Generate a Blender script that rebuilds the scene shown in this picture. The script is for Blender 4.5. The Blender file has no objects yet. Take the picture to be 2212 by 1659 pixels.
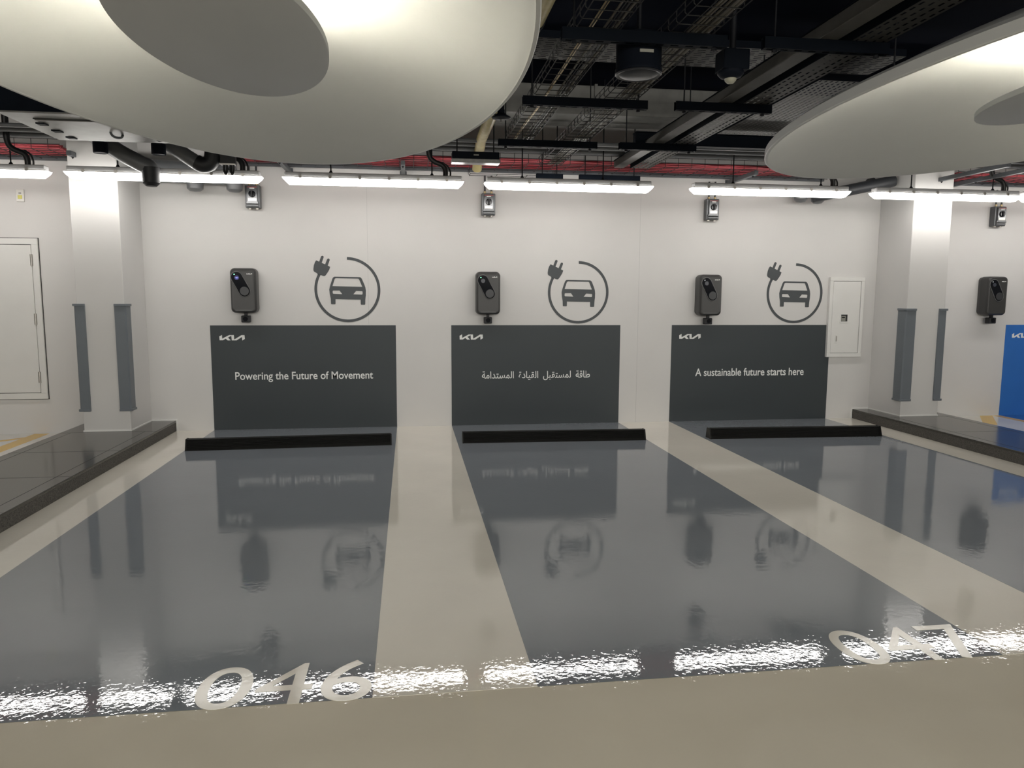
import bpy, math, random
from mathutils import Matrix, Vector
random.seed(7)
PI = math.pi
scene = bpy.context.scene
COL = scene.collection

# ------------------------------------------------------------------ camera
CAM_H, CAM_D = 1.40, 7.9749
YAW, PITCH, ROLL, FPX = 0.13753, -0.11754, 0.004637, 1600.83
f = Vector((math.sin(YAW)*math.cos(PITCH), math.cos(YAW)*math.cos(PITCH), math.sin(PITCH)))
r0 = Vector((math.cos(YAW), -math.sin(YAW), 0)); u0 = r0.cross(f)
rr = r0*math.cos(ROLL) + u0*math.sin(ROLL); uu = -r0*math.sin(ROLL) + u0*math.cos(ROLL)
cd = bpy.data.cameras.new('camera'); cam = bpy.data.objects.new('camera', cd); COL.objects.link(cam)
cam.matrix_world = Matrix(((rr.x, uu.x, -f.x, 0), (rr.y, uu.y, -f.y, -CAM_D), (rr.z, uu.z, -f.z, CAM_H), (0, 0, 0, 1)))
cd.sensor_width = 36.0; cd.sensor_fit = 'HORIZONTAL'; cd.lens = FPX/2212*36.0
cd.clip_start = 0.05; cd.clip_end = 100
scene.camera = cam

# ------------------------------------------------------------------ world, exposure
w = bpy.data.worlds.new('world'); scene.world = w; w.use_nodes = True
w.node_tree.nodes['Background'].inputs[0].default_value = (0.8, 0.85, 1.0, 1)
w.node_tree.nodes['Background'].inputs[1].default_value = 0.02
vs = scene.view_settings
vs.view_transform = 'Standard'; vs.look = 'None'; vs.gamma = 1.0; vs.use_curve_mapping = False
vs.exposure = 0.0
BATTEN_STRENGTH = 16.0      # tube battens
DISH_STRENGTH = 195.0        # light ring in the pendants
# added soft fill lamp behind the camera, standing in for unseen aisle lighting
al = bpy.data.lights.new('fill_light', 'AREA'); al.shape = 'RECTANGLE'; al.size = 18; al.size_y = 4; al.energy = 1650; al.color = (1.0, .97, .91)
ao = bpy.data.objects.new('fill_light', al); COL.objects.link(ao); ao.location = (2, -12.5, 3.3); ao.rotation_euler = (math.radians(28), 0, 0)
scene.cycles.max_bounces = 8
scene.cycles.sample_clamp_indirect = 4.0

# ------------------------------------------------------------------ materials
def new_mat(name):
    m = bpy.data.materials.new(name); m.use_nodes = True
    nt = m.node_tree; b = nt.nodes['Principled BSDF']
    return m, nt, b
def lin(c):
    return tuple(((x/255)/12.92 if x/255 <= .04045 else ((x/255+.055)/1.055)**2.4) for x in c)
def mat(name, col, rough=.5, metal=0., spec=.5, noise=0., nscale=6., bump=0., bscale=40., emit=None, estr=0., trans=0., alpha=1.):
    m, nt, b = new_mat(name)
    b.inputs['Base Color'].default_value = (*col, 1)
    b.inputs['Roughness'].default_value = rough
    b.inputs['Metallic'].default_value = metal
    b.inputs['Specular IOR Level'].default_value = spec
    if trans: b.inputs['Transmission Weight'].default_value = trans
    if alpha < 1: b.inputs['Alpha'].default_value = alpha
    if emit:
        b.inputs['Emission Color'].default_value = (*emit, 1); b.inputs['Emission Strength'].default_value = estr
    tc = nt.nodes.new('ShaderNodeTexCoord')
    if noise:
        n = nt.nodes.new('ShaderNodeTexNoise'); n.inputs['Scale'].default_value = nscale; n.inputs['Detail'].default_value = 5
        nt.links.new(tc.outputs['Object'], n.inputs['Vector'])
        mp = nt.nodes.new('ShaderNodeMapRange'); mp.inputs[1].default_value = .3; mp.inputs[2].default_value = .7
        mp.inputs[3].default_value = 1-noise; mp.inputs[4].default_value = 1+noise
        nt.links.new(n.outputs['Fac'], mp.inputs[0])
        mx = nt.nodes.new('ShaderNodeMix'); mx.data_type = 'RGBA'; mx.blend_type = 'MULTIPLY'; mx.inputs[0].default_value = 1
        mx.inputs[6].default_value = (*col, 1)
        nt.links.new(mp.outputs[0], mx.inputs[7]); nt.links.new(mx.outputs[2], b.inputs['Base Color'])
    if bump:
        n2 = nt.nodes.new('ShaderNodeTexNoise'); n2.inputs['Scale'].default_value = bscale; n2.inputs['Detail'].default_value = 3
        nt.links.new(tc.outputs['Object'], n2.inputs['Vector'])
        bp = nt.nodes.new('ShaderNodeBump'); bp.inputs['Strength'].default_value = bump; bp.inputs['Distance'].default_value = .01
        nt.links.new(n2.outputs['Fac'], bp.inputs['Height']); nt.links.new(bp.outputs[0], b.inputs['Normal'])
    return m
def floor_mat(name, col, rough=.1, noise=.05):
    """glossy epoxy: orange-peel ripple at two sizes, faint mottling"""
    m, nt, b = new_mat(name)
    tc = nt.nodes.new('ShaderNodeTexCoord')
    n = nt.nodes.new('ShaderNodeTexNoise'); n.inputs['Scale'].default_value = 1.3; n.inputs['Detail'].default_value = 6
    nt.links.new(tc.outputs['Object'], n.inputs['Vector'])
    mp = nt.nodes.new('ShaderNodeMapRange'); mp.inputs[1].default_value = .3; mp.inputs[2].default_value = .7
    mp.inputs[3].default_value = 1-noise; mp.inputs[4].default_value = 1+noise
    nt.links.new(n.outputs['Fac'], mp.inputs[0])
    mx = nt.nodes.new('ShaderNodeMix'); mx.data_type = 'RGBA'; mx.blend_type = 'MULTIPLY'; mx.inputs[0].default_value = 1
    mx.inputs[6].default_value = (*col, 1)
    nt.links.new(mp.outputs[0], mx.inputs[7]); nt.links.new(mx.outputs[2], b.inputs['Base Color'])
    b.inputs['Roughness'].default_value = rough
    b.inputs['Specular IOR Level'].default_value = .6
    a = nt.nodes.new('ShaderNodeTexNoise'); a.inputs['Scale'].default_value = 38; a.inputs['Detail'].default_value = 2
    c = nt.nodes.new('ShaderNodeTexNoise'); c.inputs['Scale'].default_value = 7; c.inputs['Detail'].default_value = 2
    for q in (a, c): nt.links.new(tc.outputs['Object'], q.inputs['Vector'])
    b1 = nt.nodes.new('ShaderNodeBump'); b1.inputs['Strength'].default_value = .042; b1.inputs['Distance'].default_value = .008
    b2 = nt.nodes.new('ShaderNodeBump'); b2.inputs['Strength'].default_value = .02; b2.inputs['Distance'].default_value = .02
    nt.links.new(a.outputs['Fac'], b1.inputs['Height']); nt.links.new(c.outputs['Fac'], b2.inputs['Height'])
    nt.links.new(b1.outputs[0], b2.inputs['Normal']); nt.links.new(b2.outputs[0], b.inputs['Normal'])
    return m
M = {}
M['wall'] = mat('wall paint', (.66, .65, .635), .55, noise=.025, nscale=1.5, bump=.03, bscale=90, spec=.3)
M['ceiling'] = mat('ceiling paint', (.004, .006, .013), .9, noise=.2, nscale=2, spec=.05)
M['rear'] = mat('rear wall paint', (.42, .41, .38), .6, noise=.03)
M['joint'] = mat('wall joint', (.50, .50, .49), .6, noise=.02)
M['floor'] = floor_mat('beige epoxy', (.70, .645, .525), .035)
M['zone'] = floor_mat('pale beige epoxy', (.83, .79, .70), .03)
M['white_floor'] = floor_mat('white epoxy', (.75, .73, .67), .12)
M['bay'] = floor_mat('grey epoxy', (.220, .242, .268), .018, .03)
M['bluebay'] = floor_mat('blue epoxy', (.03, .13, .42), .08)
M['yellow_floor'] = floor_mat('yellow road paint', (.70, .42, .04), .2)
M['digit'] = floor_mat('beige digits', (.74, .70, .60), .14)
M['sign'] = mat('charcoal sign paint', (.036, .045, .050), .45, noise=.04, nscale=1.2, spec=.4)
M['blue'] = mat('blue sign paint', (.03, .16, .52), .45, noise=.03, spec=.4)
M['letter'] = mat('white lettering', (.85, .86, .84), .5)
M['decal'] = mat('grey decal', (.058, .066, .072), .5, noise=.03)
M['granite'] = mat('polished dark granite', (.060, .057, .050), .16, noise=.35, nscale=160)
M['granite_rough'] = mat('flamed granite edge', (.085, .080, .072), .8, noise=.6, nscale=120, bump=.5, bscale=130)
M['sealant'] = mat('white sealant', (.8, .8, .78), .5, noise=.02)
M['guard'] = mat('grey vinyl guard', (.145, .165, .185), .45, noise=.03)
M['cabinet'] = mat('white cabinet paint', (.74, .735, .71), .4, noise=.015)
M['gap'] = mat('dark gap', (.03, .03, .03), .8, noise=.05)
M['steel'] = mat('brushed steel', (.42, .40, .37), .35, metal=.9, noise=.1, nscale=30)
M['galv'] = mat('galvanised steel', (.15, .15, .14), .45, metal=.4, noise=.16, nscale=9)
M['charger'] = mat('graphite plastic', (.040, .040, .040), .34, noise=.04, nscale=30)
M['charger_back'] = mat('graphite backplate', (.07, .07, .07), .4, noise=.04)
M['gloss_black'] = mat('gloss black', (.004, .005, .008), .10, spec=.2, noise=.05)
M['dial'] = mat('charcoal dial', (.035, .037, .041), .38, noise=.05)
M['rim'] = mat('grey rim', (.11, .11, .11), .3, noise=.04)
M['matte_black'] = mat('matte black', (.011, .012, .015), .55, noise=.1)
M['rubber'] = mat('black rubber', (.006, .006, .0055), .45, spec=.2, noise=.2, nscale=20, bump=.05, bscale=60)
M['yellow_tag'] = mat('yellow tag', (.75, .5, .12), .5, noise=.05)
M['screen_blue'] = mat('lit blue screen', (.02, .02, .08), .2, emit=(.05, .07, .9), estr=.10, noise=.02)
M['screen_text'] = mat('blue screen text', (.1, .1, .4), .3, emit=(.35, .42, 1.0), estr=1.0, noise=.02)
M['screen_grey'] = mat('dim screen', (.045, .05, .065), .2, noise=.03)
M['led_green'] = mat('green led', (.1, .6, .3), .3, emit=(.25, 1, .5), estr=2.5, noise=.02)
M['led_white'] = mat('white led', (.7, .7, .7), .3, emit=(1, 1, 1), estr=1.2, noise=.02)
M['iso_body'] = mat('grey switch housing', (.10, .105, .11), .32, metal=.3, noise=.05)
M['iso_cover'] = mat('glossy grey switch cover', (.11, .115, .12), .18, metal=.3, noise=.05)
M['brass'] = mat('brass', (.50, .40, .22), .35, metal=.7, noise=.08)
M['red_label'] = mat('red label', (.5, .05, .05), .5, noise=.03)
M['diffuser'] = mat('lit diffuser', (.9, .9, .9), .5, emit=(1.0, .965, .92), estr=BATTEN_STRENGTH, noise=.01)
M['batten_top'] = mat('clear grey batten housing', (.42, .42, .42), .18, noise=.06, nscale=8)
M['rod'] = mat('black rod', (.008, .009, .012), .5, spec=.2, noise=.05)
M['channel'] = mat('dark painted channel', (.005, .007, .011), .6, spec=.04, noise=.12, nscale=10)
M['channel_grey'] = mat('grey painted channel', (.10, .11, .12), .45, noise=.1, nscale=10)
M['tray'] = mat('dark galvanised tray', (.075, .073, .068), .55, metal=.1, spec=.25, noise=.12, nscale=12)
M['wire'] = mat('grey steel wire', (.035, .036, .038), .5, metal=.2, spec=.3, noise=.1)
M['red_cable'] = mat('red cable', (.40, .045, .06), .5, noise=.25, nscale=5)
M['black_cable'] = mat('black cable', (.012, .012, .013), .4, noise=.1)
M['white_cable'] = mat('pale cable', (.11, .10, .08), .5, noise=.1)
M['pipe_grey'] = mat('grey pvc pipe', (.135, .14, .148), .36, noise=.06)
M['pipe_dark'] = mat('dark painted pipe', (.035, .038, .043), .45, noise=.08)
M['yellow_pipe'] = mat('ivory lagged pipe', (.50, .42, .20), .25, noise=.12, nscale=15, bump=.15, bscale=25)
M['dish'] = mat('cream pendant lacquer', (.63, .64, .63), .42, noise=.01, spec=.4)
M['dish_disc'] = mat('grey pendant disc', (.50, .515, .525), .5, noise=.01)
M['dish_light'] = mat('pendant light ring', (.9, .9, .85), .4, emit=(1.0, .94, .78), estr=DISH_STRENGTH, noise=.01)
M['speaker'] = mat('navy black speaker', (.007, .009, .014), .5, spec=.05, noise=.06)
M['speaker_face'] = mat('speaker grille', (.025, .026, .03), .4, noise=.1, nscale=80, spec=.3)
M['plate'] = mat('pale label plate', (.25, .25, .22), .5, noise=.05)
M['dome'] = mat('milky dome', (.35, .345, .28), .35, noise=.03)
M['clear'] = mat('clear prismatic cover', (.35, .35, .35), .3, noise=.15, nscale=60)
M['switch_white'] = mat('white switch plastic', (.72, .71, .67), .4, noise=.02)
M['switch_yellow'] = mat('yellow rocker', (.62, .58, .12), .4, noise=.02)

# ------------------------------------------------------------------ mesh helpers
class MB:
    def __init__(s): s.v, s.f, s.m = [], [], Matrix.Identity(4)
    def add(s, vs, fs):
        o = len(s.v); s.v += [tuple(s.m @ Vector(p)) for p in vs]; s.f += [tuple(i+o for i in q) for q in fs]; return s
    def box(s, x0, x1, y0, y1, z0, z1):
        return s.add([(x0,y0,z0),(x1,y0,z0),(x1,y1,z0),(x0,y1,z0),(x0,y0,z1),(x1,y0,z1),(x1,y1,z1),(x0,y1,z1)],
                     [(0,3,2,1),(4,5,6,7),(0,1,5,4),(1,2,6,5),(2,3,7,6),(3,0,4,7)])
    def tube(s, pts, r, n=10, cap=True):
        P = [Vector(p) for p in pts]; rs = r if isinstance(r, (list, tuple)) else [r]*len(P)
        vs, fs = [], []; prev = None
        for i, p in enumerate(P):
            t = (P[min(i+1, len(P)-1)] - P[max(i-1, 0)]).normalized()
            if prev is None:
                a = Vector((0,0,1)) if abs(t.z) < .9 else Vector((1,0,0)); x = t.cross(a).normalized()
            else: x = (prev - t*prev.dot(t)).normalized()
            prev = x; y = t.cross(x)
            for k in range(n):
                q = 2*PI*k/n; vs.append(tuple(p + (x*math.cos(q) + y*math.sin(q))*rs[i]))
        for i in range(len(P)-1):
            for k in range(n):
                a, b = i*n+k, i*n+(k+1) % n; fs.append((a, b, b+n, a+n))
        if cap: fs += [tuple(range(n))[::-1], tuple(range((len(P)-1)*n, len(P)*n))]
        return s.add(vs, fs)
    def prism(s, poly, a0, a1, ax='y'):
        """extrude a closed 2-D outline along an axis; outline in (x,z) for y, (y,z) for x, (x,y) for z"""
        n = len(poly); vs = []
        for a in (a0, a1):
            for p, q in poly: vs.append({'y': (p, a, q), 'x': (a, p, q), 'z': (p, q, a)}[ax])
        return s.add(vs, [tuple(range(n))[::-1], tuple(range(n, 2*n))] + [(i, (i+1) % n, n+(i+1) % n, n+i) for i in range(n)])
    def lathe(s, prof, c=(0,0,0), n=32, sx=1, sy=1):
        """revolve (r,z) profile round the vertical axis"""
        vs, fs = [], []
        for r, z in prof:
            for k in range(n):
                q = 2*PI*k/n; vs.append((c[0]+r*sx*math.cos(q), c[1]+r*sy*math.sin(q), c[2]+z))
        for i in range(len(prof)-1):
            for k in range(n):
                a, b = i*n+k, i*n+(k+1) % n; fs.append((a, b, b+n, a+n))
        if prof[0][0] > 1e-6: fs.append(tuple(range(n))[::-1])
        if prof[-1][0] > 1e-6: fs.append(tuple(range((len(prof)-1)*n, len(prof)*n)))
        return s.add(vs, fs)
    def slotted(s, x0, x1, y0, y1, z, cx, cy, hx, hy, stagger=False):
        """flat plate full of rectangular slots, open through"""
        nx = max(1, round((x1-x0)/cx)); ny = max(1, round((y1-y0)/cy)); dx = (x1-x0)/nx; dy = (y1-y0)/ny
        for j in range(ny):
            for i in range(nx):
                ox, oy = x0+i*dx, y0+j*dy
                sh = 0
                ax, bx = ox+(dx-hx)/2+sh, ox+(dx+hx)/2+sh; ay, by = oy+(dy-hy)/2, oy+(dy+hy)/2
                if stagger and j % 2: 
                    ax, bx = ox+(dx-hx)*.9, ox+(dx-hx)*.9+hx
                v = [(ox,oy,z),(ox+dx,oy,z),(ox+dx,oy+dy,z),(ox,oy+dy,z),(ax,ay,z),(bx,ay,z),(bx,by,z),(ax,by,z)]
                s.add(v, [(0,1,5,4),(1,2,6,5),(2,3,7,6),(3,0,4,7)])
        return s
    def build(s, name, m, parent=None, smooth=False, bevel=0., seg=2):
        me = bpy.data.meshes.new(name); me.from_pydata(s.v, [], s.f); me.update()
        return link(name, me, m, parent, smooth, bevel, seg)
def link(name, me, m, parent=None, smooth=False, bevel=0., seg=2):
    o = bpy.data.objects.new(name, me); COL.objects.link(o)
    if m: me.materials.clear(); me.materials.append(m if not isinstance(m, str) else M[m])
    if smooth:
        for p in me.polygons: p.use_smooth = True
        me.set_sharp_from_angle(angle=math.radians(38))
    if bevel:
        b = o.modifiers.new('edge', 'BEVEL'); b.width = bevel; b.segments = seg; b.limit_method = 'ANGLE'; b.angle_limit = math.radians(40)
    if parent: o.parent = parent
    return o
def tag(o, label, cat, group=None, kind=None):
    o['label'] = label; o['category'] = cat
    if group: o['group'] = group
    if kind: o['kind'] = kind
    return o
def thing(name, label, cat, loc=(0,0,0), group=None):
    o = bpy.data.objects.new(name, None); COL.objects.link(o); o.location = loc; o.empty_display_size = .1
    return tag(o, label, cat, group)
def struct(o, kind='structure'):
    o['kind'] = kind; return o
def dup(root, loc, label, group=None):
    r = root.copy(); COL.objects.link(r); r.location = loc; r['label'] = label
    if group: r['group'] = group
    for ch in list(root.children):
        c = ch.copy(); COL.objects.link(c); c.parent = r
        for g in ch.children:
            d = g.copy(); COL.objects.link(d); d.parent = c
    return r
def to_mesh(curve, name, thick):
    curve.extrude = thick/2
    t = bpy.data.objects.new('tmp', curve); COL.objects.link(t)
    dg = bpy.context.evaluated_depsgraph_get(); dg.update()
    me = bpy.data.meshes.new_from_object(t.evaluated_get(dg)); me.name = name
    bpy.data.objects.remove(t); bpy.data.curves.remove(curve)
    return me
def outline(polys, name, thick=.002):
    """filled flat shape from closed outlines (holes by overlap), lying in x,y"""
    c = bpy.data.curves.new(name, 'CURVE'); c.dimensions = '2D'; c.fill_mode = 'BOTH'
    for p in polys:
        sp = c.splines.new('POLY'); sp.points.add(len(p)-1); sp.use_cyclic_u = True
        for i, q in enumerate(p): sp.points[i].co = (q[0], q[1], 0, 1)
    return to_mesh(c, name, thick)
def text_mesh(s, name, size=1., thick=.002, bold=0.):
    c = bpy.data.curves.new(name, 'FONT'); c.body = s; c.size = size; c.fill_mode = 'BOTH'; c.offset = bold
    return to_mesh(c, name, thick)
def fit(me, x0, x1, y0, y1):
    """scale a flat mesh to a box in its own x,y"""
    xs = [v.co.x for v in me.vertices]; ys = [v.co.y for v in me.vertices]
    sx = (x1-x0)/(max(xs)-min(xs)); sy = (y1-y0)/(max(ys)-min(ys)); ax, ay = min(xs), min(ys)
    for v in me.vertices: v.co.x = x0+(v.co.x-ax)*sx; v.co.y = y0+(v.co.y-ay)*sy
    return me
def upright(me, y=0.):
    """turn a flat x,y mesh to stand in the x,z plane facing the room"""
    for v in me.vertices: v.co = (v.co.x, y-v.co.z, v.co.y)
    return me
def arc(cx, cy, r, a0, a1, n=12):
    return [(cx+r*math.cos(a0+(a1-a0)*i/n), cy+r*math.sin(a0+(a1-a0)*i/n)) for i in range(n+1)]
def rrect(x0, x1, y0, y1, r, n=6):
    return (arc(x1-r, y1-r, r, 0, PI/2, n) + arc(x0+r, y1-r, r, PI/2, PI, n) + arc(x0+r, y0+r, r, PI, 1.5*PI, n) + arc(x1-r, y0+r, r, 1.5*PI, 2*PI, n))
LOGO = [(265,350),(440,250),(445,500),(900,260),(1205,260),(1222,560),(1700,265),(1895,265),(1910,520),(1740,630),(1725,390),(1370,620),(1060,620),(1040,310),(820,420),(990,620),(800,620),(670,500),(490,610),(275,610)]
def logo_mesh(x0, z0, wd, y, thick=.002):
    k = wd/1645
    me = outline([[((x-265)*k, (630-yy)*k) for x, yy in LOGO]], 'logo', thick)
    for v in me.vertices: v.co.x += x0; v.co.y += z0
    return upright(me, y)

# ------------------------------------------------------------------ room shell
RX0, RX1, RY0, CZ = -9.0, 13.0, -16.0, 3.45
struct(MB().box(RX0, RX1, RY0, .2, -.2, 0).build('floor', 'floor'))
struct(MB().box(RX0, RX1, RY0, .2, CZ, CZ+.2).build('ceiling', 'ceiling'))
struct(MB().box(RX0, RX1, 0, .2, 0, CZ).build('wall_back', 'wall'))
struct(MB().box(RX0-.2, RX0, RY0, .2, 0, CZ).build('wall_left', 'rear'))
struct(MB().box(RX1, RX1+.2, RY0, .2, 0, CZ).build('wall_right', 'rear'))
struct(MB().box(RX0, RX1, RY0-.2, RY0, 0, CZ).build('wall_front', 'rear'))

for nm, x in (('trim_3', -.424), ('trim_4', 2.51)):
    struct(MB().box(x-.0015, x+.0015, -.0012, .01, 1.10 if x < 0 else 0, 2.66).build(nm, 'joint'))
# columns and the stone kerb islands they stand on
KH = .11
for nm, x0, x1 in (('column', -3.06, -2.64), ('column', 5.335, 5.785)):
    struct(MB().box(x0, x1, -.575, 0, KH-.02, CZ).build(nm, 'wall', bevel=.006))
def kerb(x0, x1):
    top = MB().box(x0, x1, -9.0, 0, KH-.02, KH).build('kerb', 'granite', bevel=.004)
    struct(top)
    MB().box(x0+.005, x1-.005, -9.0, 0, 0, KH-.02).build('kerb_face', 'granite_rough', top)
    g = MB()
    y = -.62
    while y > -8.8: g.box(x0, x1, y-.0015, y+.0015, KH, KH+.0006); y -= .9
    g.box(x0+.10, x0+.103, -9.0, -.62, KH, KH+.0006); g.box(x1-.103, x1-.10, -9.0, -.62, KH, KH+.0006)
    g.build('kerb_joint', 'gap', top)
    return top
kerb(-3.26, -2.40); kerb(5.13, 5.96)
def sealant(x0, x1, kx0, kx1, name, side):
    m = MB(); r = .006; z = KH
    m.box(x0-r, x1+r, -.575-r, -.575+r, z, z+2*r); m.box(x0-r, x0+r, -.575, 0, z, z+2*r); m.box(x1-r, x1+r, -.575, 0, z, z+2*r)
    m.box(kx0, x0, -r*2, 0, z, z+2*r); m.box(x1, kx1, -r*2, 0, z, z+2*r)
    m.box(kx0-2*r, kx0, -2*r, 0, 0, z+2*r); m.box(kx1, kx1+2*r, -2*r, 0, 0, z+2*r)
    struct(m.build(name, 'sealant'))
sealant(-3.06, -2.64, -3.26, -2.40, 'trim_1', 1); sealant(5.335, 5.785, 5.13, 5.96, 'trim_2', 1)

# ------------------------------------------------------------------ floor paint
struct(MB().box(-2.40, 5.13, -5.48, -.001, 0, .0008).build('floor_parking_zone', 'zone'))
BX = [(-2.028, -.144), (.444, 2.310), (2.903, 4.801)]
NEAR = -5.48
def bay(x0, x1, label, digits=None, dx=None, m='bay'):
    o = MB().box(x0, x1, NEAR, -.001, 0, .0015).build('parking_bay', m)
    tag(o, label, 'parking bay', 'painted parking bays')
    if digits:
        me = fit(text_mesh(digits, 'bay_number', 1., .001, -.001), dx[0], dx[1], -5.492, -5.20)
        for v in me.vertices: v.co.z += .002
        link('bay_number', me, 'digit', o)
    return o
bay(*BX[0], 'dark grey glossy parking bay on the floor numbered 046', '046', (-.765, -.150))
bay(*BX[1], 'dark grey glossy parking bay on the floor numbered 047', '047', (1.690, 2.300))
bay(*BX[2], 'dark grey parking bay under the wheel stop beside the right kerb')
bay(7.05, 8.95, 'blue painted parking bay in front of the blue wall sign', m='bluebay')
def paint(name, polys, label, m='yellow_floor'):
    b = MB()
    for p in polys: b.prism(p, 0, .0018, 'z')
    return tag(b.build(name, m), label, 'floor marking')
struct(MB().box(RX0, -3.26, -2.6, -.001, 0, .001).build('floor_left_strip', 'white_floor'))
struct(MB().box(5.96, 7.05, -2.6, -.001, 0, .001).build('floor_right_strip', 'white_floor'))
paint('yellow_marking', [[(-3.76,-.02),(-3.62,-.02),(-3.62,-2.5),(-3.76,-2.5)], [(-3.76,-.30),(-4.6,-1.1),(-4.6,-.98),(-3.76,-.20)], [(-3.76,-1.1),(-4.6,-1.9),(-4.6,-1.78),(-3.76,-1.0)]],
      'yellow hatched floor lines left of the left column kerb')
paint('yellow_marking', [[(6.95,-.02),(7.05,-.02),(7.05,-2.5),(6.95,-2.5)], [(6.78,-.02),(6.95,-.02),(6.50,-.62),(6.33,-.62)]],
      'yellow floor lines beside the blue parking bay')

# ------------------------------------------------------------------ wall signs
ZT = 1.091
ARABIC = '\u0637\u0627\u0642\u0629'
def shape_ar():
    # glyphs in joined forms, laid out left to right in reading-reversed order
    w1 = '\uFEC3\uFE8E\uFED7\uFE94'                                   # طاقة
    w2 = '\uFEDF\uFEE4\uFEB4\uFE98\uFED8\uFE92\uFEDE'                 # لمستقبل
    w3 = '\u0627\uFEDF\uFED8\uFEF4\uFE8E\u062F\u0629'                 # القيادة
    w4 = '\u0627\uFEDF\uFEE4\uFEB4\uFE98\uFEAA\u0627\uFEE3\uFE94'     # المستدامة
    return '  '.join(t[::-1] for t in (w4, w3, w2, w1))
def wall_sign(x0, x1, txt, tx, tz, label, m='sign'):
    s = thing('wall_sign', label, 'sign', (x0, 0, 0), 'painted wall signs')
    MB().box(0, x1-x0, -.003, 0, .002, ZT).build('sign_panel', m, s)
    link('logo', logo_mesh(.088, .935, .252, -.004), 'letter', s)
    me = text_mesh(txt, 'lettering', 1., .002, .010)
    fit(me, tx[0]-x0, tx[1]-x0, tz[0], tz[1]); upright(me, -.004)
    link('lettering', me, 'letter', s)
    return s
wall_sign(*BX[0], 'Powering the Future of Movement', (-1.798, -.390), (.500, .607), 'charcoal wall sign reading Powering the Future of Movement')
wall_sign(*BX[1], shape_ar(), (.773, 1.974), (.488, .592), 'charcoal wall sign with white Arabic lettering, between the two English signs')
wall_sign(*BX[2], 'A sustainable future starts here', (3.194, 4.500), (.514, .602), 'charcoal wall sign reading A sustainable future starts here')
wall_sign(7.05, 8.95, shape_ar(), (7.36, 8.56), (.488, .592), 'bright blue wall sign at the right edge with white logo', 'blue')

# charging symbols: a ring of cable ending in a plug, and a car from the front
def sym(pts): return [((x-1553)/366*.338, (431-y)/361*.338) for x, y in pts]
ring_o = arc(0, 0, .338, PI/2, PI/2-2*PI+1.06, 64); ring_i = arc(0, 0, .310, PI/2, PI/2-2*PI+1.06, 64)
def plug():
    return sym([(1215,110),(1248,124),(1270,66),(1283,58),(1296,64),(1298,76),(1275,137),(1312,153),(1336,96),(1349,88),(1362,95),(1363,108),(1340,166),(1367,180),
                (1356,212),(1337,242),(1316,272),(1304,282),(1290,282),(1255,268),(1250,275),(1222,262),(1226,254),(1192,236),(1183,224),(1182,205),(1188,165),(1200,132)])
car_out = sym([(1412,287),(1690,290),(1704,296),(1714,309),(1741,372),(1752,405),(1756,440),(1755,490),(1749,540),(1747,592),(1741,598),(1703,598),(1697,592),(1697,540),
               (1417,536),(1416,587),(1411,592),(1373,592),(1367,587),(1365,530),(1355,480),(1351,430),(1357,402),(1365,375),(1388,310),(1398,294)])
car_holes = [sym([(1425,304),(1672,307),(1682,312),(1717,397),(1387,392),(1413,313)]), sym([(1395,440),(1464,440),(1493,480),(1395,476),(1388,470),(1388,446)]),
             sym([(1648,443),(1713,446),(1720,452),(1719,478),(1712,484),(1617,481)])]
def symbol(cx, cz, label):
    s = thing('charging_symbol', label, 'symbol', (cx, 0, cz), 'car charging symbols')
    for nm, polys in (('cable_ring', [ring_o + ring_i[::-1]]), ('plug', [plug()]), ('car_outline', [car_out] + car_holes)):
        link(nm, upright(outline(polys, nm, .002), -.002), 'decal', s)
    return s
s0 = symbol(-.637, 1.462, 'grey car and plug symbol above the sign reading Powering the Future')
dup(s0, (1.830, 0, 1.447), 'grey car and plug symbol above the Arabic sign')
dup(s0, (4.345, 0, 1.450), 'grey car and plug symbol beside the white electrical cabinet')

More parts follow.
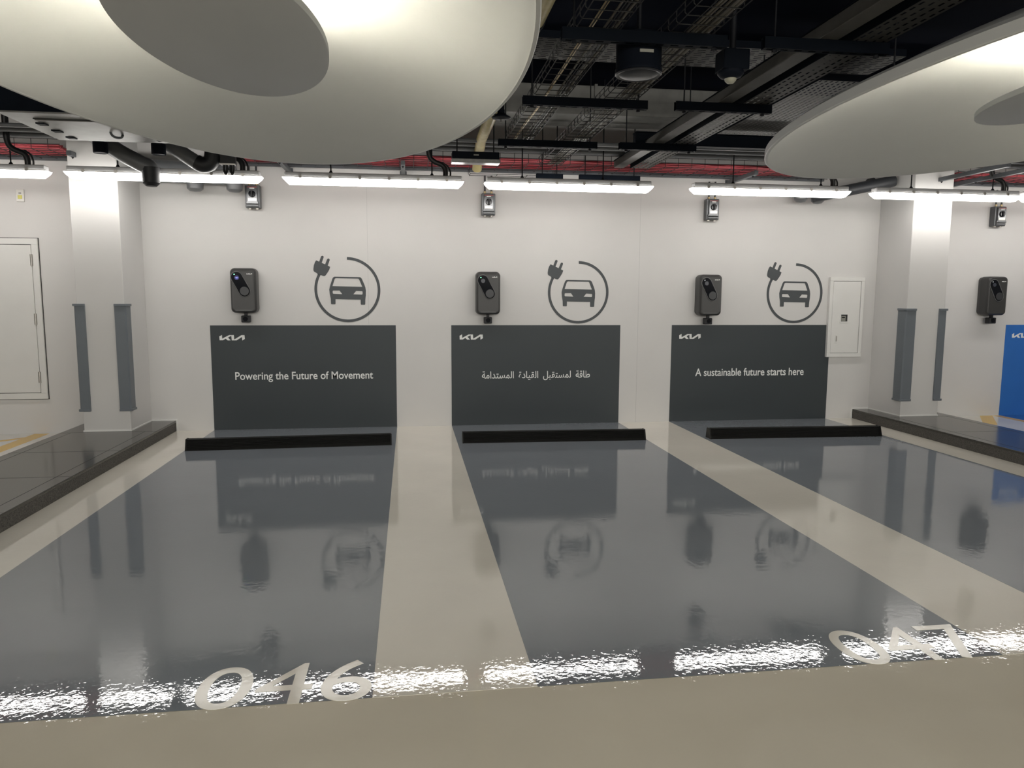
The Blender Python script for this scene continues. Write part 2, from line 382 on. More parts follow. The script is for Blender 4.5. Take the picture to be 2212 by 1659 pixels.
# ------------------------------------------------------------------ wall chargers
def charger(cx, cz, label, screen, led):
    t = thing('wall_charger', label, 'charger', (cx, 0, cz), 'wall mounted car chargers')
    W2, H2, D = .128, .224, .168
    MB().prism(rrect(-W2+.008, W2-.008, -H2+.008, H2-.008, .042), -.045, 0, 'y').build('backplate', 'charger_back', t, True)
    # front shell: rounded box whose edge rolls over towards the front
    b = MB(); prof = [(0, -.042), (0, -.135), (.003, -.150), (.010, -.162), (.020, -.169), (.034, -D)]
    rings = []
    for ins, y in prof: rings.append([(x, y, z) for x, z in rrect(-W2+ins, W2-ins, -H2+ins, H2-ins, max(.012, .045-ins*.8), 6)])
    n = len(rings[0]); fs = [tuple(range(n))]
    for i in range(len(rings)-1):
        for k in range(n): fs.append((i*n+k, i*n+(k+1) % n, (i+1)*n+(k+1) % n, (i+1)*n+k))
    fs.append(tuple(range((len(rings)-1)*n, len(rings)*n))[::-1])
    b.add([p for rg in rings for p in rg], [q[::-1] for q in fs]).build('front_cover', 'charger', t, True)
    # slanted pill panel
    A, B, R = Vector((-.058, .132)), Vector((.014, -.006)), .053
    d = (B-A).normalized(); an = math.atan2(d.y, d.x)
    def pill(R): return arc(A.x, A.y, R, an+PI/2, an+1.5*PI, 16) + arc(B.x, B.y, R, an-PI/2, an+PI/2, 16)
    MB().prism(pill(R), -D-.006, -D+.004, 'y').build('control_panel', 'gloss_black', t)
    pts = [(x, -D-.003, z) for x, z in pill(R+.003)]; pts.append(pts[0])
    MB().tube(pts, .0045, 8, False).build('panel_rim', 'rim', t, True)
    MB().prism(arc(B.x, B.y, .045, 0, 2*PI, 28)[:-1], -D-.014, -D-.005, 'y').build('dial', 'dial', t, False, .003)
    MB().prism(arc(A.x+.001, A.y-.005, .022, 0, 2*PI, 24)[:-1], -D-.0075, -D-.0055, 'y').build('screen', screen, t)
    if screen == 'screen_blue':
        q = MB(); cxs, czs = A.x+.001, A.y-.005
        for zz, a in ((.005, .008), (0, .015), (-.005, .009)): q.box(cxs-a, cxs+a, -D-.0085, -D-.0075, czs+zz-.0013, czs+zz+.0013)
        q.build('screen_text', 'screen_text', t)
    MB().prism(arc(A.x-.022, A.y+.029, .0055 if led == 'led_green' else .0035, 0, 2*PI, 12)[:-1], -D-.0085, -D-.0055, 'y').build('status_light', led, t)
    link('logo', logo_mesh(.038, .160, .054, -D-.001, .002), 'letter', t)
    MB().box(-.012, .016, -.105, -.075, -H2-.045, -H2+.01).build('connector_neck', 'matte_black', t)
    h = MB().box(-.040, .044, -.125, -.045, -H2-.098, -H2-.028).build('connector_holster', 'matte_black', t, False, .008)
    MB().prism(arc(.002, -H2-.062, .024, 0, 2*PI, 20)[:-1], -.129, -.124, 'y').build('socket_face', 'gloss_black', h)
    return t
charger(-1.652, 1.447, 'graphite wall charger with lit blue screen, left of the first car symbol', 'screen_blue', 'led_green')
charger(.826, 1.434, 'graphite wall charger with green light above the Arabic sign', 'screen_grey', 'led_green')
charger(3.280, 1.425, 'graphite wall charger above the sign reading A sustainable future', 'screen_grey', 'led_white')
charger(6.765, 1.432, 'graphite wall charger right of the right column, beside the blue sign', 'screen_grey', 'led_white')

# ------------------------------------------------------------------ rotary isolator switches
def isolator(cx, cz, label):
    t = thing('isolator_switch', label, 'switch', (cx, 0, cz), 'rotary isolator switches')
    MB().box(-.072, .072, -.085, 0, -.112, .112).build('housing', 'iso_body', t, False, .008)
    MB().prism([(-.062,-.075),(.062,-.075),(.058,-.055),(.050,-.045),(.050,.098),(-.050,.098),(-.050,-.045),(-.058,-.055)], -.108, -.083, 'y').build('cover', 'iso_cover', t, False, .004)
    k = MB().prism(arc(0, .022, .033, 0, 2*PI, 28)[:-1], -.122, -.107, 'y').build('knob', 'gloss_black', t, False, .003)
    MB().box(-.008, .008, -.136, -.121, -.010, .054).build('knob_grip', 'matte_black', k, False, .003)
    MB().box(-.045, .048, -.112, -.107, .086, .091).build('red_stripe', 'red_label', t)
    MB().box(-.022, .024, -.113, -.107, .072, .082).build('name_plate', 'letter', t)
    MB().box(-.040, .040, -.1095, -.107, -.046, -.020).build('label_plate', 'steel', t)
    MB().box(-.058, .058, -.103, -.083, -.100, -.080).build('padlock_flange', 'iso_body', t, False, .003)
    for x in (-.035, .035):
        MB().tube([(x,-.045,.110),(x,-.045,.137)], .013, 12).build('cable_gland', 'brass', t, True)
        MB().tube([(x,-.045,.137),(x,-.045,.300)], .010, 12).build('conduit', 'pipe_dark', t, True)
        MB().tube([(x,-.045,-.112),(x,-.045,-.122)], .018, 12).build('blanking_plug', 'steel', t, True)
    return t
i0 = isolator(-1.545, 2.385, 'grey rotary isolator switch under the light beside the left column')
dup(i0, (.835, 0, 2.358), 'grey rotary isolator switch above the charger of the Arabic sign')
dup(i0, (3.300, 0, 2.355), 'grey rotary isolator switch above the charger nearest the white cabinet')
dup(i0, (6.790, 0, 2.348), 'grey rotary isolator switch right of the right column')

# ------------------------------------------------------------------ cabinet, door, wall switch
def cabinet():
    t = thing('electrical_cabinet', 'white wall mounted electrical cabinet with small meter window left of right column', 'cabinet', (4.965, 0, 1.18))
    a, h = .213, .457
    fr = MB()
    for q in ((-a, a, -.040, 0, h-.045, h), (-a, a, -.040, 0, -h, -h+.045), (-a, -a+.04, -.040, 0, -h+.045, h-.045), (a-.04, a, -.040, 0, -h+.045, h-.045)): fr.box(*q)
    fr.build('frame', 'cabinet', t, False, .003)
    MB().box(-a+.04, a-.04, -.026, 0, -h+.045, h-.045).build('gap_strip', 'gap', t)
    d = MB().box(-a+.044, a-.044, -.034, -.020, -h+.049, h-.049).build('door', 'cabinet', t, False, .002)
    wx, wz = -.020, -.008
    wf = MB()
    for q in ((-.052, .052, .040, .052), (-.052, .052, -.052, -.040), (-.052, -.040, -.040, .040), (.040, .052, -.040, .040)): wf.box(wx+q[0], wx+q[1], -.041, -.033, wz+q[2], wz+q[3])
    wf.build('window_frame', 'cabinet', d)
    MB().box(wx-.04, wx+.04, -.0355, -.034, wz-.04, wz+.04).build('window_recess', 'gap', d)
    MB().box(wx-.036, wx+.018, -.039, -.0352, wz-.036, wz+.024).build('meter', 'plate', d, False, .002)
    MB().box(wx-.030, wx+.008, -.0400, -.0388, wz+.000, wz+.012).build('meter_display', 'gloss_black', d)
    MB().box(-.118, -.092, -.040, -.033, -.300, -.205).build('latch_plate', 'cabinet', d, False, .002)
    MB().box(-.111, -.101, -.044, -.039, -.275, -.215).build('latch', 'steel', d, False, .001)
cabinet()
def door():
    x1, z0, z1 = -3.61, .355, 1.945; x0 = -4.62
    t = bpy.data.objects.new('door_1', None); COL.objects.link(t); struct(t)
    fr = MB(); e = .06
    for q in ((x0, x1, z1-e, z1), (x0, x1, z0, z0+e), (x0, x0+e, z0+e, z1-e), (x1-e, x1, z0+e, z1-e)): fr.box(q[0], q[1], -.022, 0, q[2], q[3])
    fr.build('frame', 'cabinet', t, False, .003)
    sh = MB()
    sh.box(x0-.006, x1+.006, -.004, 0, z0-.006, z1+.006).build('shadow_gap', 'gap', t)
    MB().box(x0+e, x1-e, -.008, 0, z0+e, z1-e).build('reveal_gap', 'gap', t)
    MB().box(x0+e+.005, x1-e-.005, -.018, -.004, z0+e+.005, z1-e-.005).build('leaf', 'cabinet', t, False, .002)
    for z in (1.735, 1.155, .575):
        MB().tube([(x1-e-.002, -.024, z-.055), (x1-e-.002, -.024, z+.055)], .012, 12).build('hinge', 'steel', t, True)
door()
def wall_switch():
    t = thing('wall_switch', 'small white wall switch with yellow rocker above the left door', 'switch', (-3.741, 0, 2.355))
    MB().box(-.036, .036, -.012, 0, -.06, .06).build('plate', 'switch_white', t, False, .004)
    MB().box(-.019, .019, -.018, -.011, -.034, .002).build('rocker', 'switch_yellow', t, False, .002)
    MB().box(-.012, .012, -.014, -.011, .016, .028).build('indicator', 'plate', t, False, .001)
wall_switch()

# ------------------------------------------------------------------ column corner guards
def guard(xc, zc, w1, w2, side, label):
    """L-shaped vinyl guard wrapping a column corner; side +1: the wrapped side lies to +x"""
    t = thing('corner_guard', label, 'corner guard', (xc, -.575, zc), 'column corner guards')
    h = .505; th = .018; s = side
    def L(e):
        return [(s*e, w2), (s*e, -e+.012), (s*(e-.012), -e), (-s*w1, -e), (-s*w1, 0), (0, 0), (0, w2)]
    p = L(th); q = L(th+.011)
    if s < 0: p = p[::-1]; q = q[::-1]
    MB().prism(p, -h+.02, h-.02, 'z').build('guard_strip', 'guard', t)
    for z0, z1 in ((-h, -h+.022), (h-.022, h)): MB().prism(q, z0, z1, 'z').build('end_cap', 'guard', t, False, .002)
guard(-2.64, .81, .085, .10, 1, 'grey corner guard on the bay side of the left column')
guard(-3.06, .81, .075, .10, -1, 'grey corner guard on the door side of the left column')
guard(5.335, .785, .10, .12, -1, 'grey corner guard on the bay side of the right column')
guard(5.785, .785, .072, .12, 1, 'grey corner guard on the blue sign side of the right column')

# ------------------------------------------------------------------ wheel stops
def wheel_stop(x0, y0, x1, y1, tagside, label):
    c = ((x0+x1)/2, (y0+y1)/2, .001); L = math.hypot(x1-x0, y1-y0)/2
    t = thing('wheel_stop', label, 'wheel stop', c, 'black rubber wheel stops'); t.rotation_euler = (0, 0, math.atan2(y1-y0, x1-x0))
    prof = [(-.005, .002), (.125, .002), (.105, .085), (.095, .098), (.070, .104), (.067, .092), (.058, .092), (.055, .102), (.034, .100)]
    for k in range(7, 0, -1):
        z = .010 + k*.0118; y = .036*(z/.1)
        prof += [(y-.003, z+.004), (y+.001, z+.001)]
    MB().prism(prof, -L, L, 'x').build('body', 'rubber', t)
    for s in (-1, 1):
        MB().prism([(-.008, .001), (.128, .001), (.108, .090), (.096, .103), (.030, .103)], s*L-.006, s*L+.006, 'x').build('end_cap', 'rubber', t)
    x = tagside*(L-.045)
    MB().box(x-.03, x+.03, .058, .067, .0935, .0975).build('yellow_tag', 'yellow_tag', t)
wheel_stop(-2.012, -1.07, -.184, -1.005, 1, 'black rubber wheel stop in the bay numbered 046')
wheel_stop(.497, -.995, 2.286, -1.045, -1, 'black rubber wheel stop in the bay numbered 047')
wheel_stop(2.955, -1.062, 4.752, -1.120, -1, 'black rubber wheel stop nearest the right kerb')

# ------------------------------------------------------------------ batten lights
LY, LZ = -.84, 2.438
def batten(x0, x1, label, cable=True, rods=(-.48, .64)):
    c = (x0+x1)/2; L = (x1-x0)/2
    t = thing('batten_light', label, 'ceiling light', (c, LY, LZ), 'linear batten lights along the wall')
    # diffuser: shallow trough with tapered ends
    e = .05
    lo = [(-L+e, -.035), (L-e, -.035), (L-e, .035), (-L+e, .035)]; mid = [(-L+.012, -.052), (L-.012, -.052), (L-.012, .052), (-L+.012, .052)]; hi = [(-L, -.055), (L, -.055), (L, .055), (-L, .055)]
    v = [(x, y, -.030) for x, y in lo] + [(x, y, .006) for x, y in mid] + [(x, y, .026) for x, y in hi]
    fs = [(3, 2, 1, 0), (8, 9, 10, 11)]
    for a in (0, 4):
        for k in range(4): fs.append((a+k, a+(k+1) % 4, a+4+(k+1) % 4, a+4+k))
    MB().add(v, fs).build('diffuser', 'diffuser', t)
    h = MB().box(-L+.02, L-.02, -.048, .048, .031, .076).build('housing', 'batten_top', t, False, .008)
    MB().box(-L+.012, L-.012, -.049, .049, .026, .032).build('gasket', 'steel', t)
    for k in range(6):
        x = -L+.16+k*(2*L-.32)/5; MB().box(x-.012, x+.012, -.058, -.046, .020, .050).build('clip', 'steel', h)
    for x in (L*rods[0], L*rods[1]):
        rd = MB().tube([(x, 0, .076), (x, 0, CZ-LZ)], .006, 8).build('hanger_rod', 'rod', t, True)
        MB().tube([(x, 0, .076), (x, 0, .088), (x, 0, .100)], [.020, .015, .007], 10).build('hanger_nut', 'rod', rd, True)
    if cable:
        x = L-.17; pts = []
        P = [Vector((x, 0, .072)), Vector((x-.002, 0, .13)), Vector((x-.03, 0, .175)), Vector((x-.10, 0, .205)), Vector((x-.145, 0, .25)), Vector((x-.16, 0, .36)), Vector((x-.16, 0, .62))]
        MB().tube(smooth_path(P), .024, 12).build('power_conduit', 'black_cable', t, True)
        MB().tube(smooth_path([Vector((x+.045, 0, .074)), Vector((x+.045, 0, .12)), Vector((x+.02, .01, .17)), Vector((x-.03, .02, .205))]), .008, 8).build('power_lead', 'black_cable', t, True)
    return t
def smooth_path(P, n=5):
    out = []
    for i in range(len(P)-1):
        p0, p1, p2, p3 = P[max(i-1, 0)], P[i], P[i+1], P[min(i+2, len(P)-1)]
        for k in range(n):
            s = k/n; out.append(.5*((2*p1)+(p2-p0)*s+(2*p0-5*p1+4*p2-p3)*s*s+(3*p1-p0-3*p2+p3)*s**3))
    out.append(P[-1]); return out
batten(-4.80, -3.10, 'lit batten light at the left edge, in front of the wall with the door')
batten(-2.965, -1.305, 'lit batten light crossing in front of the left column, partly hidden by a black cylinder')
batten(-1.125, .52, 'lit batten light hanging directly below the big left pendant, left of the middle isolator', True)
batten(.715, 2.355, 'lit batten light in the middle, below the dark wire cable trays', False, (-.56, .40))
batten(2.75, 4.41, 'lit batten light at left of the right column, below the right pendant tip')
batten(4.67, 6.32, 'lit batten light crossing in front of the right column')
batten(6.36, 8.0, 'lit batten light cut off by the right edge, beside the last isolator')

# ------------------------------------------------------------------ big pendants
def pendant(cx, cy, label):
    t = thing('pendant_light', label, 'pendant light', (cx, cy, 2.40), 'large cream oval pendants')
    A, B, Hd = 1.25, 2.50, .36
    prof_in = []
    for i in range(0, 25):
        q = i/24.0
        r = math.sin(q*PI/2)**.9 if i < 24 else 1.0
        z = Hd*(1-min(1, r)**2.2)
        prof_in.append((r, z))
    n = 128; vs, fs = [], []
    rows = [(r*.985, z, 0) for r, z in prof_in] + [(.988, -.004, 0), (1.0, -.004, 0), (1.003, .0, 0)]
    top = [(1.003, .045, 0), (.97, .075, 0)] + [(r*.95, z+.06, 0) for r, z in prof_in[::-1][2::3]]
    rows += top
    for r, z, _ in rows:
        r = max(r, .0005)
        for k in range(n):
            a = 2*PI*k/n; vs.append((r*A*math.cos(a), r*B*math.sin(a), z))
    for i in range(len(rows)-1):
        for k in range(n): fs.append((i*n+k, i*n+(k+1) % n, (i+1)*n+(k+1) % n, (i+1)*n+k))
    MB().add(vs, fs).build('dish', 'dish', t, True)
    MB().lathe([(0, .030), (.985, .030), (1.0, .034), (1.0, .062), (.98, .066), (0, .066)], (0, -.17, 0), 96, .392, .86).build('disc', 'dish_disc', t, True)
    MB().lathe([(.985, .072), (1.0, .072), (1.0, .094), (.985, .094), (.985, .072)], (0, -.20, 0), 96, .25, .52).build('light_ring', 'dish_light', t)
    MB().lathe([(0, .066), (.975, .066), (.975, .098), (0, .098)], (0, -.20, 0), 64, .25, .52).build('lamp_body', 'dish', t)
    MB().tube([(0, -.17, .06), (0, -.17, .30)], .05, 16).build('stem', 'dish', t, True)
    for sx, sy in ((-1, -1), (1, -1), (1, 1), (-1, 1)):
        MB().tube([(sx*.5, sy*.9, .36), (sx*.5, sy*.9, CZ-2.40)], .006, 8).build('suspension_rod', 'rod', t, True)
    return t
p0 = pendant(-.72, -4.50, 'huge cream oval pendant light at upper left with grey centre disc')
dup(p0, (3.46, -4.50, 2.40), 'cream oval pendant light at upper right, cut off by the edge')

# ------------------------------------------------------------------ ceiling services
def strut(x0, x1, y, z, label, rods=True, mat_='channel', name='channel_support', h=.055, top=None):
    t = thing(name, label, 'support channel', ((x0+x1)/2, y, z), 'slotted support channels'); L = (x1-x0)/2
    b = MB(); b.box(-L, L, -.021, -.018, 0, h); b.box(-L, L, .018, .021, 0, h); b.slotted(-L, L, -.018, .018, 0, .075, .036, .038, .014)
    b.box(-L, L, -.018, -.010, h-.004, h); b.box(-L, L, .010, .018, h-.004, h)
    b.build('channel', mat_, t)
    if rods:
        for s in (-1, 1):
            x = s*(L-.06)
            r = MB().tube([(x, 0, -.018), (x, 0, (top or CZ)-z)], .005, 8).build('threaded_rod', 'rod', t, True)
            MB().tube([(x, 0, -.016), (x, 0, -.002)], .013, 6).build('nut', 'rod', r)
    return t
SZ = 2.62
rows_ = [(-4.33, 'nearest the camera'), (-3.10, 'second from the camera'), (-1.78, 'third from the camera')]
for (y, wd) in rows_:
    tp = 2.997 if y == -3.10 else None
    strut(.735, 1.56, y, SZ, 'dark slotted channel under the wire baskets, ' + wd, top=tp)
    strut(1.745, 2.41, y-.02, SZ, 'dark slotted channel under the perforated trays, ' + wd, top=tp)
strut(1.25, 1.515, -.61, 2.545, 'short dark channel above the middle batten light')
strut(1.68, 2.30, -.61, 2.545, 'dark channel above the middle batten light where the perforated trays end')

def wire_basket(x0, x1, y0, y1, z, label, cables):
    t = thing('wire_basket', label, 'cable tray', ((x0+x1)/2, (y0+y1)/2, z), 'wire cable baskets')
    hw, hl, h = (x1-x0)/2, (y1-y0)/2, .06
    b = MB()
    for px, pz in ((-hw, h), (-hw, h/2), (-hw+.01, 0), (-hw*.35, 0), (hw*.35, 0), (hw-.01, 0), (hw, h/2), (hw, h)):
        b.tube([(px, -hl, pz), (px, hl, pz)], .003, 5)
    y = -hl
    while y <= hl:
        b.tube([(-hw, y, h), (-hw, y, .012), (-hw+.012, y, 0), (hw-.012, y, 0), (hw, y, .012), (hw, y, h)], .0028, 5); y += .11
    b.build('wire_mesh', 'wire', t)
    for i, (px, r, m) in enumerate(cables):
        pts = [Vector((px+random.uniform(-.006, .006), -hl+2*hl*k/14, .003+r+random.uniform(0, .004))) for k in range(15)]
        MB().tube(smooth_path(pts, 2), r, 8).build('cable', m, t, True)
    return t
wire_basket(.80, 1.035, -6.2, -1.70, 2.683, 'wire basket with one yellow cable, left of the two running to the wall',
            [(-.03, .009, 'brass'), (.03, .006, 'white_cable'), (.07, .006, 'black_cable'), (.09, .007, 'white_cable')])
wire_basket(1.265, 1.50, -6.2, -.60, 2.683, 'wire basket holding grey cables, right of the two running to the wall',
            [(-.01, .006, 'white_cable'), (.008, .006, 'white_cable'), (.026, .006, 'white_cable'), (.06, .011, 'white_cable'), (.085, .009, 'white_cable')])
wire_basket(.60, 1.46, -.50, -.36, 2.60, 'short wire basket along the wall behind the middle batten light', [])

def perforated(x0, x1, y0, y1, z, cx, cy, hx, hy, label, lip=.045, stag=False, lips='x'):
    t = thing('perforated_tray', label, 'cable tray', ((x0+x1)/2, (y0+y1)/2, z), 'perforated cable trays')
    a, l = (x1-x0)/2, (y1-y0)/2
    MB().slotted(-a, a, -l, l, 0, cx, cy, hx, hy, stag).build('slotted_base', 'tray', t)
    b = MB()
    if lips == 'x':
        for s in (-1, 1): b.box(s*a-.002, s*a+.002, -l, l, 0, lip)
    else:
        for s in (-1, 1): b.box(-a, a, s*l-.002, s*l+.002, 0, lip)
    b.build('side_lip', 'channel', t)
    return t
perforated(2.205, 2.395, -6.2, -.60, 2.678, .0475, .06, .012, .036, 'narrow perforated tray beside the solid trunking, running to the wall')
perforated(2.76, 3.33, -3.10, -1.20, 2.86, .042, .055, .012, .036, 'wide perforated tray higher up, left of the right pendant tip')
perforated(.10, 3.30, -3.22, -2.80, 3.0, .085, .036, .055, .010, 'broad slotted tray crossing high behind the black cylinder speaker', stag=True, lips='y')
# solid trunking
t = thing('cable_trunking', 'solid dark cable trunking running to the wall left of the narrow perforated tray', 'cable trunking', (2.085, -3.25, 2.678))
MB().box(-.05, .05, -2.95, 2.65, 0, .065).build('trunk_body', 'tray', t, False, .004)
MB().box(-.055, .055, -2.95, 2.65, .065, .070).build('trunk_lid', 'channel', t)
# galvanised duct high across the ceiling
t = thing('air_duct', 'long flat galvanised duct crossing the ceiling behind the wire baskets', 'duct', (1.6, -1.32, 2.95))
MB().box(-2.2, 4.6, -.235, .235, 0, .24).build('duct_body', 'galv', t, False, .004)
for x in (-1.6, 0, 1.5, 3.0): MB().box(x-.012, x+.012, -.25, .25, -.014, .25).build('duct_flange', 'galv', t)
# pipes along the wall
for k, (y, z, r) in enumerate(((-1.16, 2.765, .018), (-.98, 2.765, .022), (-.74, 2.765, .026))):
    lab = ('thin pipe along the wall, farthest of three parallel pipes from the wall', 'middle of three parallel thin pipes along the wall', 'thin pipe nearest the wall of three parallel ones')[k]
    o = tag(MB().tube([(-5.5, y, z+r), (8.5, y, z+r)], r, 14).build('service_pipe', 'pipe_grey', None, True), lab, 'pipe', 'parallel service pipes')
b = thing('beam_channel', 'long dark beam across the ceiling in front of the three thin pipes', 'beam', (3.2, -1.55, 2.71))
MB().box(-1.25, 1.6, -.04, .04, 0, .10).build('beam_web', 'channel', b, False, .004)
MB().box(-1.25, 1.6, -.055, .055, .10, .106).build('beam_flange', 'channel', b)
# red cable trays along the wall, in three runs between the columns
def mesh_tray(X0, X1, label, clabel):
    c = (X0+X1)/2; L = (X1-X0)/2
    t = thing('mesh_tray', label, 'cable tray', (c, -.30, 2.705), 'red cable trays')
    b = MB()
    for y in (-.26, -.18, -.09, 0, .09, .18, .25): b.tube([(-L, y, 0), (L, y, 0)], .003, 5)
    for z in (.045, .09, .13): b.tube([(-L, -.26, z), (L, -.26, z)], .003, 5)
    x = -L
    while x <= L: b.tube([(x, -.26, .13), (x, -.26, 0), (x, .25, 0)], .003, 5); x += .14
    b.build('wire_mesh', 'wire', t)
    MB().box(-L, L, .242, .285, -.014, .028).build('wall_rail', 'channel_grey', t)
    b = MB(); n = int(2*L/.45)+1
    for i in range(60):
        y0 = random.uniform(-.235, .205); z0 = .012+random.random()*.018
        b.tube([(X0+.01+(2*L-.02)*k/n, -.30+min(.225, max(-.245, y0+random.uniform(-.03, .03))), 2.705+z0+random.uniform(0, .02)) for k in range(n+1)], .0075, 6)
    tag(b.build('red_cables', 'red_cable', None, True), clabel, 'cables', kind='stuff')
mesh_tray(-7.0, -3.12, 'wire mesh tray of red cables along the wall left of the left column', 'red cables lying in the tray left of the left column')
mesh_tray(-1.62, 4.60, 'wire mesh tray of red cables along the wall between the two columns', 'red cables lying in the long tray between the columns')
mesh_tray(5.84, 9.5, 'wire mesh tray of red cables along the wall right of the right column', 'red cables lying in the tray right of the right column')
# cantilever arms under the tray
for x, lab in ((-3.0, 'left of the left column'), (-1.19, 'between the first isolator and the pendant'), (-.045, 'left of the emergency light'), (3.50, 'above the isolator left of the right pendant'),
               (5.62, 'just right of the right column'), (6.02, 'second to the right of the right column')):
    t = thing('cantilever_arm', 'grey slotted arm holding the red cable tray, ' + lab, 'bracket', (x, 0, 2.636), 'wall brackets under the cable tray')
    MB().box(-.021, .021, -.68 if x < 5 else -1.5, -.01, 0, .042).build('arm', 'channel_grey', t, False, .003)
    MB().box(-.035, .035, -.010, 0, -.04, .048).build('wall_plate', 'channel_grey', t)
    MB().tube([(0, -.60, -.016), (0, -.60, 0)], [.004, .013], 8).build('bolt', 'rod', t)

# emergency light
t = thing('emergency_light', 'unlit boxy emergency light with clear ribbed cover near the ceiling', 'emergency light', (.585, -1.36, 2.545))
MB().box(-.205, .205, -.055, .055, .032, .095).build('body', 'speaker', t, False, .006)
MB().box(-.210, .210, -.060, .060, 0, .034).build('cover', 'clear', t, False, .006)
MB().box(-.02, .025, -.0565, -.055, .060, .072).build('label_plate', 'plate', t)
for x in (-.16, .16): MB().tube([(x, 0, .095), (x, 0, 2.95-2.545)], .006, 8).build('hanger_rod', 'rod', t, True)
# small disc detector
t = thing('ceiling_detector', 'small dark mushroom shaped detector beside the edge of the left pendant', 'detector', (.605, -3.03, 2.552))
MB().lathe([(0, -.010), (.058, -.004), (.064, .002), (.030, .022), (.024, .03), (.024, .05)], n=28).build('disc', 'speaker', t, True)
MB().tube([(0, 0, .04), (0, 0, CZ-2.552)], .020, 14).build('stem', 'speaker', t, True)
MB().tube([(0, 0, -.028), (0, 0, -.008)], .005, 8).build('sensor_tip', 'steel', t, True)
# speaker
t = thing('pendant_speaker', 'black cylindrical loudspeaker hanging behind the nearest support channel', 'speaker', (1.165, -4.18, 2.52))
MB().lathe([(0, .0), (.108, .0), (.118, .006), (.118, .024), (.114, .03), (.114, .185), (.10, .19), (0, .19)], n=44).build('cabinet', 'speaker', t, True)
MB().lathe([(0, -.012), (.06, -.010), (.092, -.004), (.098, -.001), (.112, -.004), (.118, .002)], n=44).build('grille', 'speaker_face', t, True)
MB().box(-.030, .040, -.1165, -.112, .075, .090).build('label_plate', 'plate', t)
MB().tube([(0, 0, .19), (0, 0, CZ-2.52)], .012, 12).build('stem', 'rod', t, True)
# motion sensor
t = thing('motion_sensor', 'boxy grey motion sensor with pale half dome, right of the black speaker', 'sensor', (1.648, -4.20, 2.515))
MB().box(-.062, .075, -.06, .06, .035, .135).build('housing', 'channel', t, False, .006)
MB().lathe([(.03, 0), (.052, .008), (.066, .024), (.066, .036)], n=32).build('collar', 'speaker', t, True)
MB().lathe([(0, -.026), (.016, -.022), (.028, -.010), (.032, .004)], n=28).build('lens', 'dome', t, True)
MB().tube([(.005, 0, .13), (.005, 0, CZ-2.515)], .017, 12).build('stem', 'rod', t, True)
# yellow pipe
pts = [Vector((.66, -6.5, 2.80)), Vector((.655, -4.3, 2.80)), Vector((.655, -1.5, 2.80)), Vector((.66, -1.0, 2.76)), Vector((.665, -.72, 2.70)), Vector((.665, -.62, 2.62))]
t = thing('lagged_pipe', 'shiny yellowish pipe running past the right edge of the left pendant', 'pipe', (0, 0, 0))
MB().tube(smooth_path(pts, 5), .046, 18).build('pipe_run', 'yellow_pipe', t, True)
for y in (-4.05, -2.25): MB().tube([(.656, y-.015, 2.80), (.656, y+.015, 2.80)], .051, 18).build('pipe_clamp', 'rod', t, True)

# galvanised duct box with an access hatch
t = thing('duct_box', 'galvanised duct box with hinged access hatch at left, behind the big pendant', 'duct', (-2.27, -2.02, 2.60))
MB().box(-.42, .42, -.44, .45, .012, .32).build('duct_body', 'channel', t, False, .003)
MB().box(-.43, .43, -.45, .46, 0, .012).build('base_plate', 'galv', t, False, .003)
d = MB().box(-.27, .34, -.28, .38, -.010, 0).build('access_door', 'galv', t, False, .002)
for y in (-.17, .06, .29): MB().box(-.30, -.24, y-.035, y+.035, -.018, -.008).build('hinge', 'channel', d, False, .003)
MB().tube(smooth_path([Vector((.10, .05, -.008)), Vector((.105, .07, -.03)), Vector((.125, .10, -.038)), Vector((.145, .13, -.03)), Vector((.15, .15, -.008))]), .009, 10).build('handle', 'channel_grey', d, True)
g = MB(); g.box(-.275, .345, -.290, -.282, -.004, 0); g.box(-.275, .345, .382, .390, -.004, 0); g.box(.342, .350, -.29, .39, -.004, 0); g.build('hatch_gap', 'gap', t)

# drain pipes around the left column
t = thing('drain_pipe', 'grey drain pipe sloping down to a black cylinder in front of the second batten light', 'pipe', (0, 0, 0))
P = [Vector((-2.80, -.985, 2.86)), Vector((-2.62, -.985, 2.73)), Vector((-2.46, -.985, 2.62)), Vector((-2.30, -.985, 2.535)), Vector((-2.225, -.985, 2.50)), Vector((-2.215, -.985, 2.45))]
MB().tube(smooth_path(P), .070, 18).build('pipe_run', 'pipe_grey', t, True)
MB().tube([(-2.215, -.985, 2.340), (-2.215, -.985, 2.358), (-2.215, -.985, 2.368), (-2.215, -.985, 2.50)], [.045, .062, .072, .075], 22).build('black_coupling', 'matte_black', t, True)
t = thing('drain_pipe', 'grey drain pipe ending in a black bend above the second batten light', 'pipe', (0, 0, 0))
P = [Vector((-2.20, -.985, 2.82)), Vector((-2.06, -.985, 2.71)), Vector((-1.92, -.985, 2.61)), Vector((-1.82, -.985, 2.545))]
MB().tube(smooth_path(P), .064, 18).build('pipe_run', 'pipe_grey', t, True)
P = [Vector((-1.83, -.985, 2.555)), Vector((-1.78, -.985, 2.535)), Vector((-1.71, -.985, 2.56)), Vector((-1.69, -.985, 2.66))]
MB().tube(smooth_path(P), .068, 18).build('black_bend', 'matte_black', t, True)
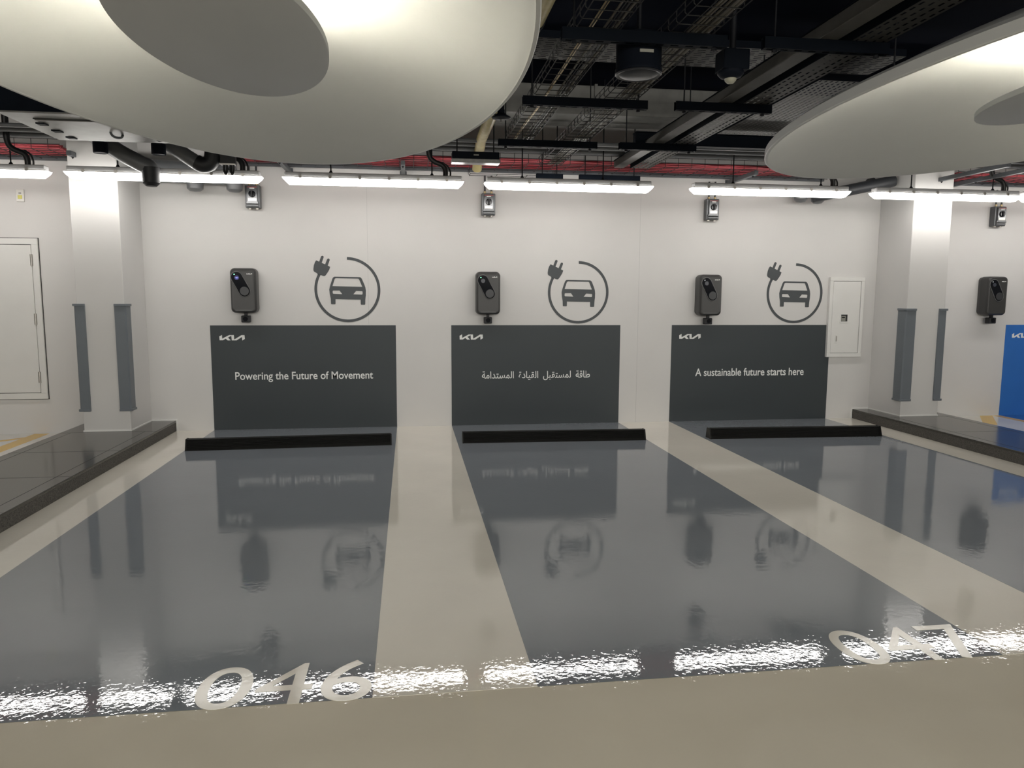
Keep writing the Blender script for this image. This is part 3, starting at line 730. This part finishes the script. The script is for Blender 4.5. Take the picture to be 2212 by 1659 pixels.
t = thing('waste_pipe', 'thick grey pipe along the wall behind the second batten light', 'pipe', (0, 0, 0))
MB().tube([(-2.62, -.20, 2.60), (-1.68, -.20, 2.575)], .105, 24).build('pipe_run', 'pipe_grey', t, True)
for x in (-2.06, -1.69): MB().lathe([(0, -.035), (.05, -.030), (.075, -.01), (.078, .06)], (x, -.20, 2.44), 22).build('pipe_tee', 'pipe_grey', t, True)
t = thing('junction_box', 'black junction box with two cable loops above the second batten light', 'junction box', (-1.565, -.985, 2.535))
MB().box(-.065, .065, -.03, .03, 0, .14).build('box_body', 'matte_black', t, False, .004)
MB().box(-.068, .068, -.034, -.028, 0, .012).build('bracket_plate', 'steel', t)
for x in (-.035, .02): MB().tube(smooth_path([Vector((x, 0, .005)), Vector((x, -.005, -.05)), Vector((x+.014, -.01, -.075)), Vector((x+.022, 0, -.05)), Vector((x+.024, 0, .005))]), .011, 10).build('cable_loop', 'black_cable', t, True)
for cx, lab in ((-2.565, 'small dark cylinder beside the top of the left column'), (-2.10, 'small dark cylinder between the two drain pipes')):
    t = thing('ceiling_downlight', lab, 'downlight', (cx, -1.12, 2.585), 'small dark ceiling cylinders')
    MB().lathe([(0, .004), (.050, .004), (.055, 0), (.058, .008), (.058, .09), (0, .09)], n=28).build('can', 'speaker', t, True)
    MB().tube([(0, 0, .09), (0, 0, CZ-2.585)], .008, 8).build('stem', 'rod', t, True)
# pipe by the right column
t = thing('drain_pipe', 'dark pipe sloping down to the wall just left of the right column', 'pipe', (0, 0, 0))
MB().tube([(5.29, -.28, 2.68), (4.72, -.24, 2.56), (4.40, -.20, 2.50)], .062, 18).build('pipe_run', 'pipe_dark', t, True)
for x in (4.62, 5.05): MB().tube([(x-.03, -.235, 2.545+(x-4.62)*.21), (x+.03, -.24, 2.558+(x-4.62)*.21)], .068, 18).build('pipe_collar', 'pipe_dark', t, True)
for x, z in ((4.28, 2.485), (4.48, 2.475)): MB().lathe([(0, -.045), (.045, -.038), (.07, -.012), (.074, .05), (0, .06)], (x, -.15, z), 22).build('pipe_bend', 'pipe_grey', t, True)
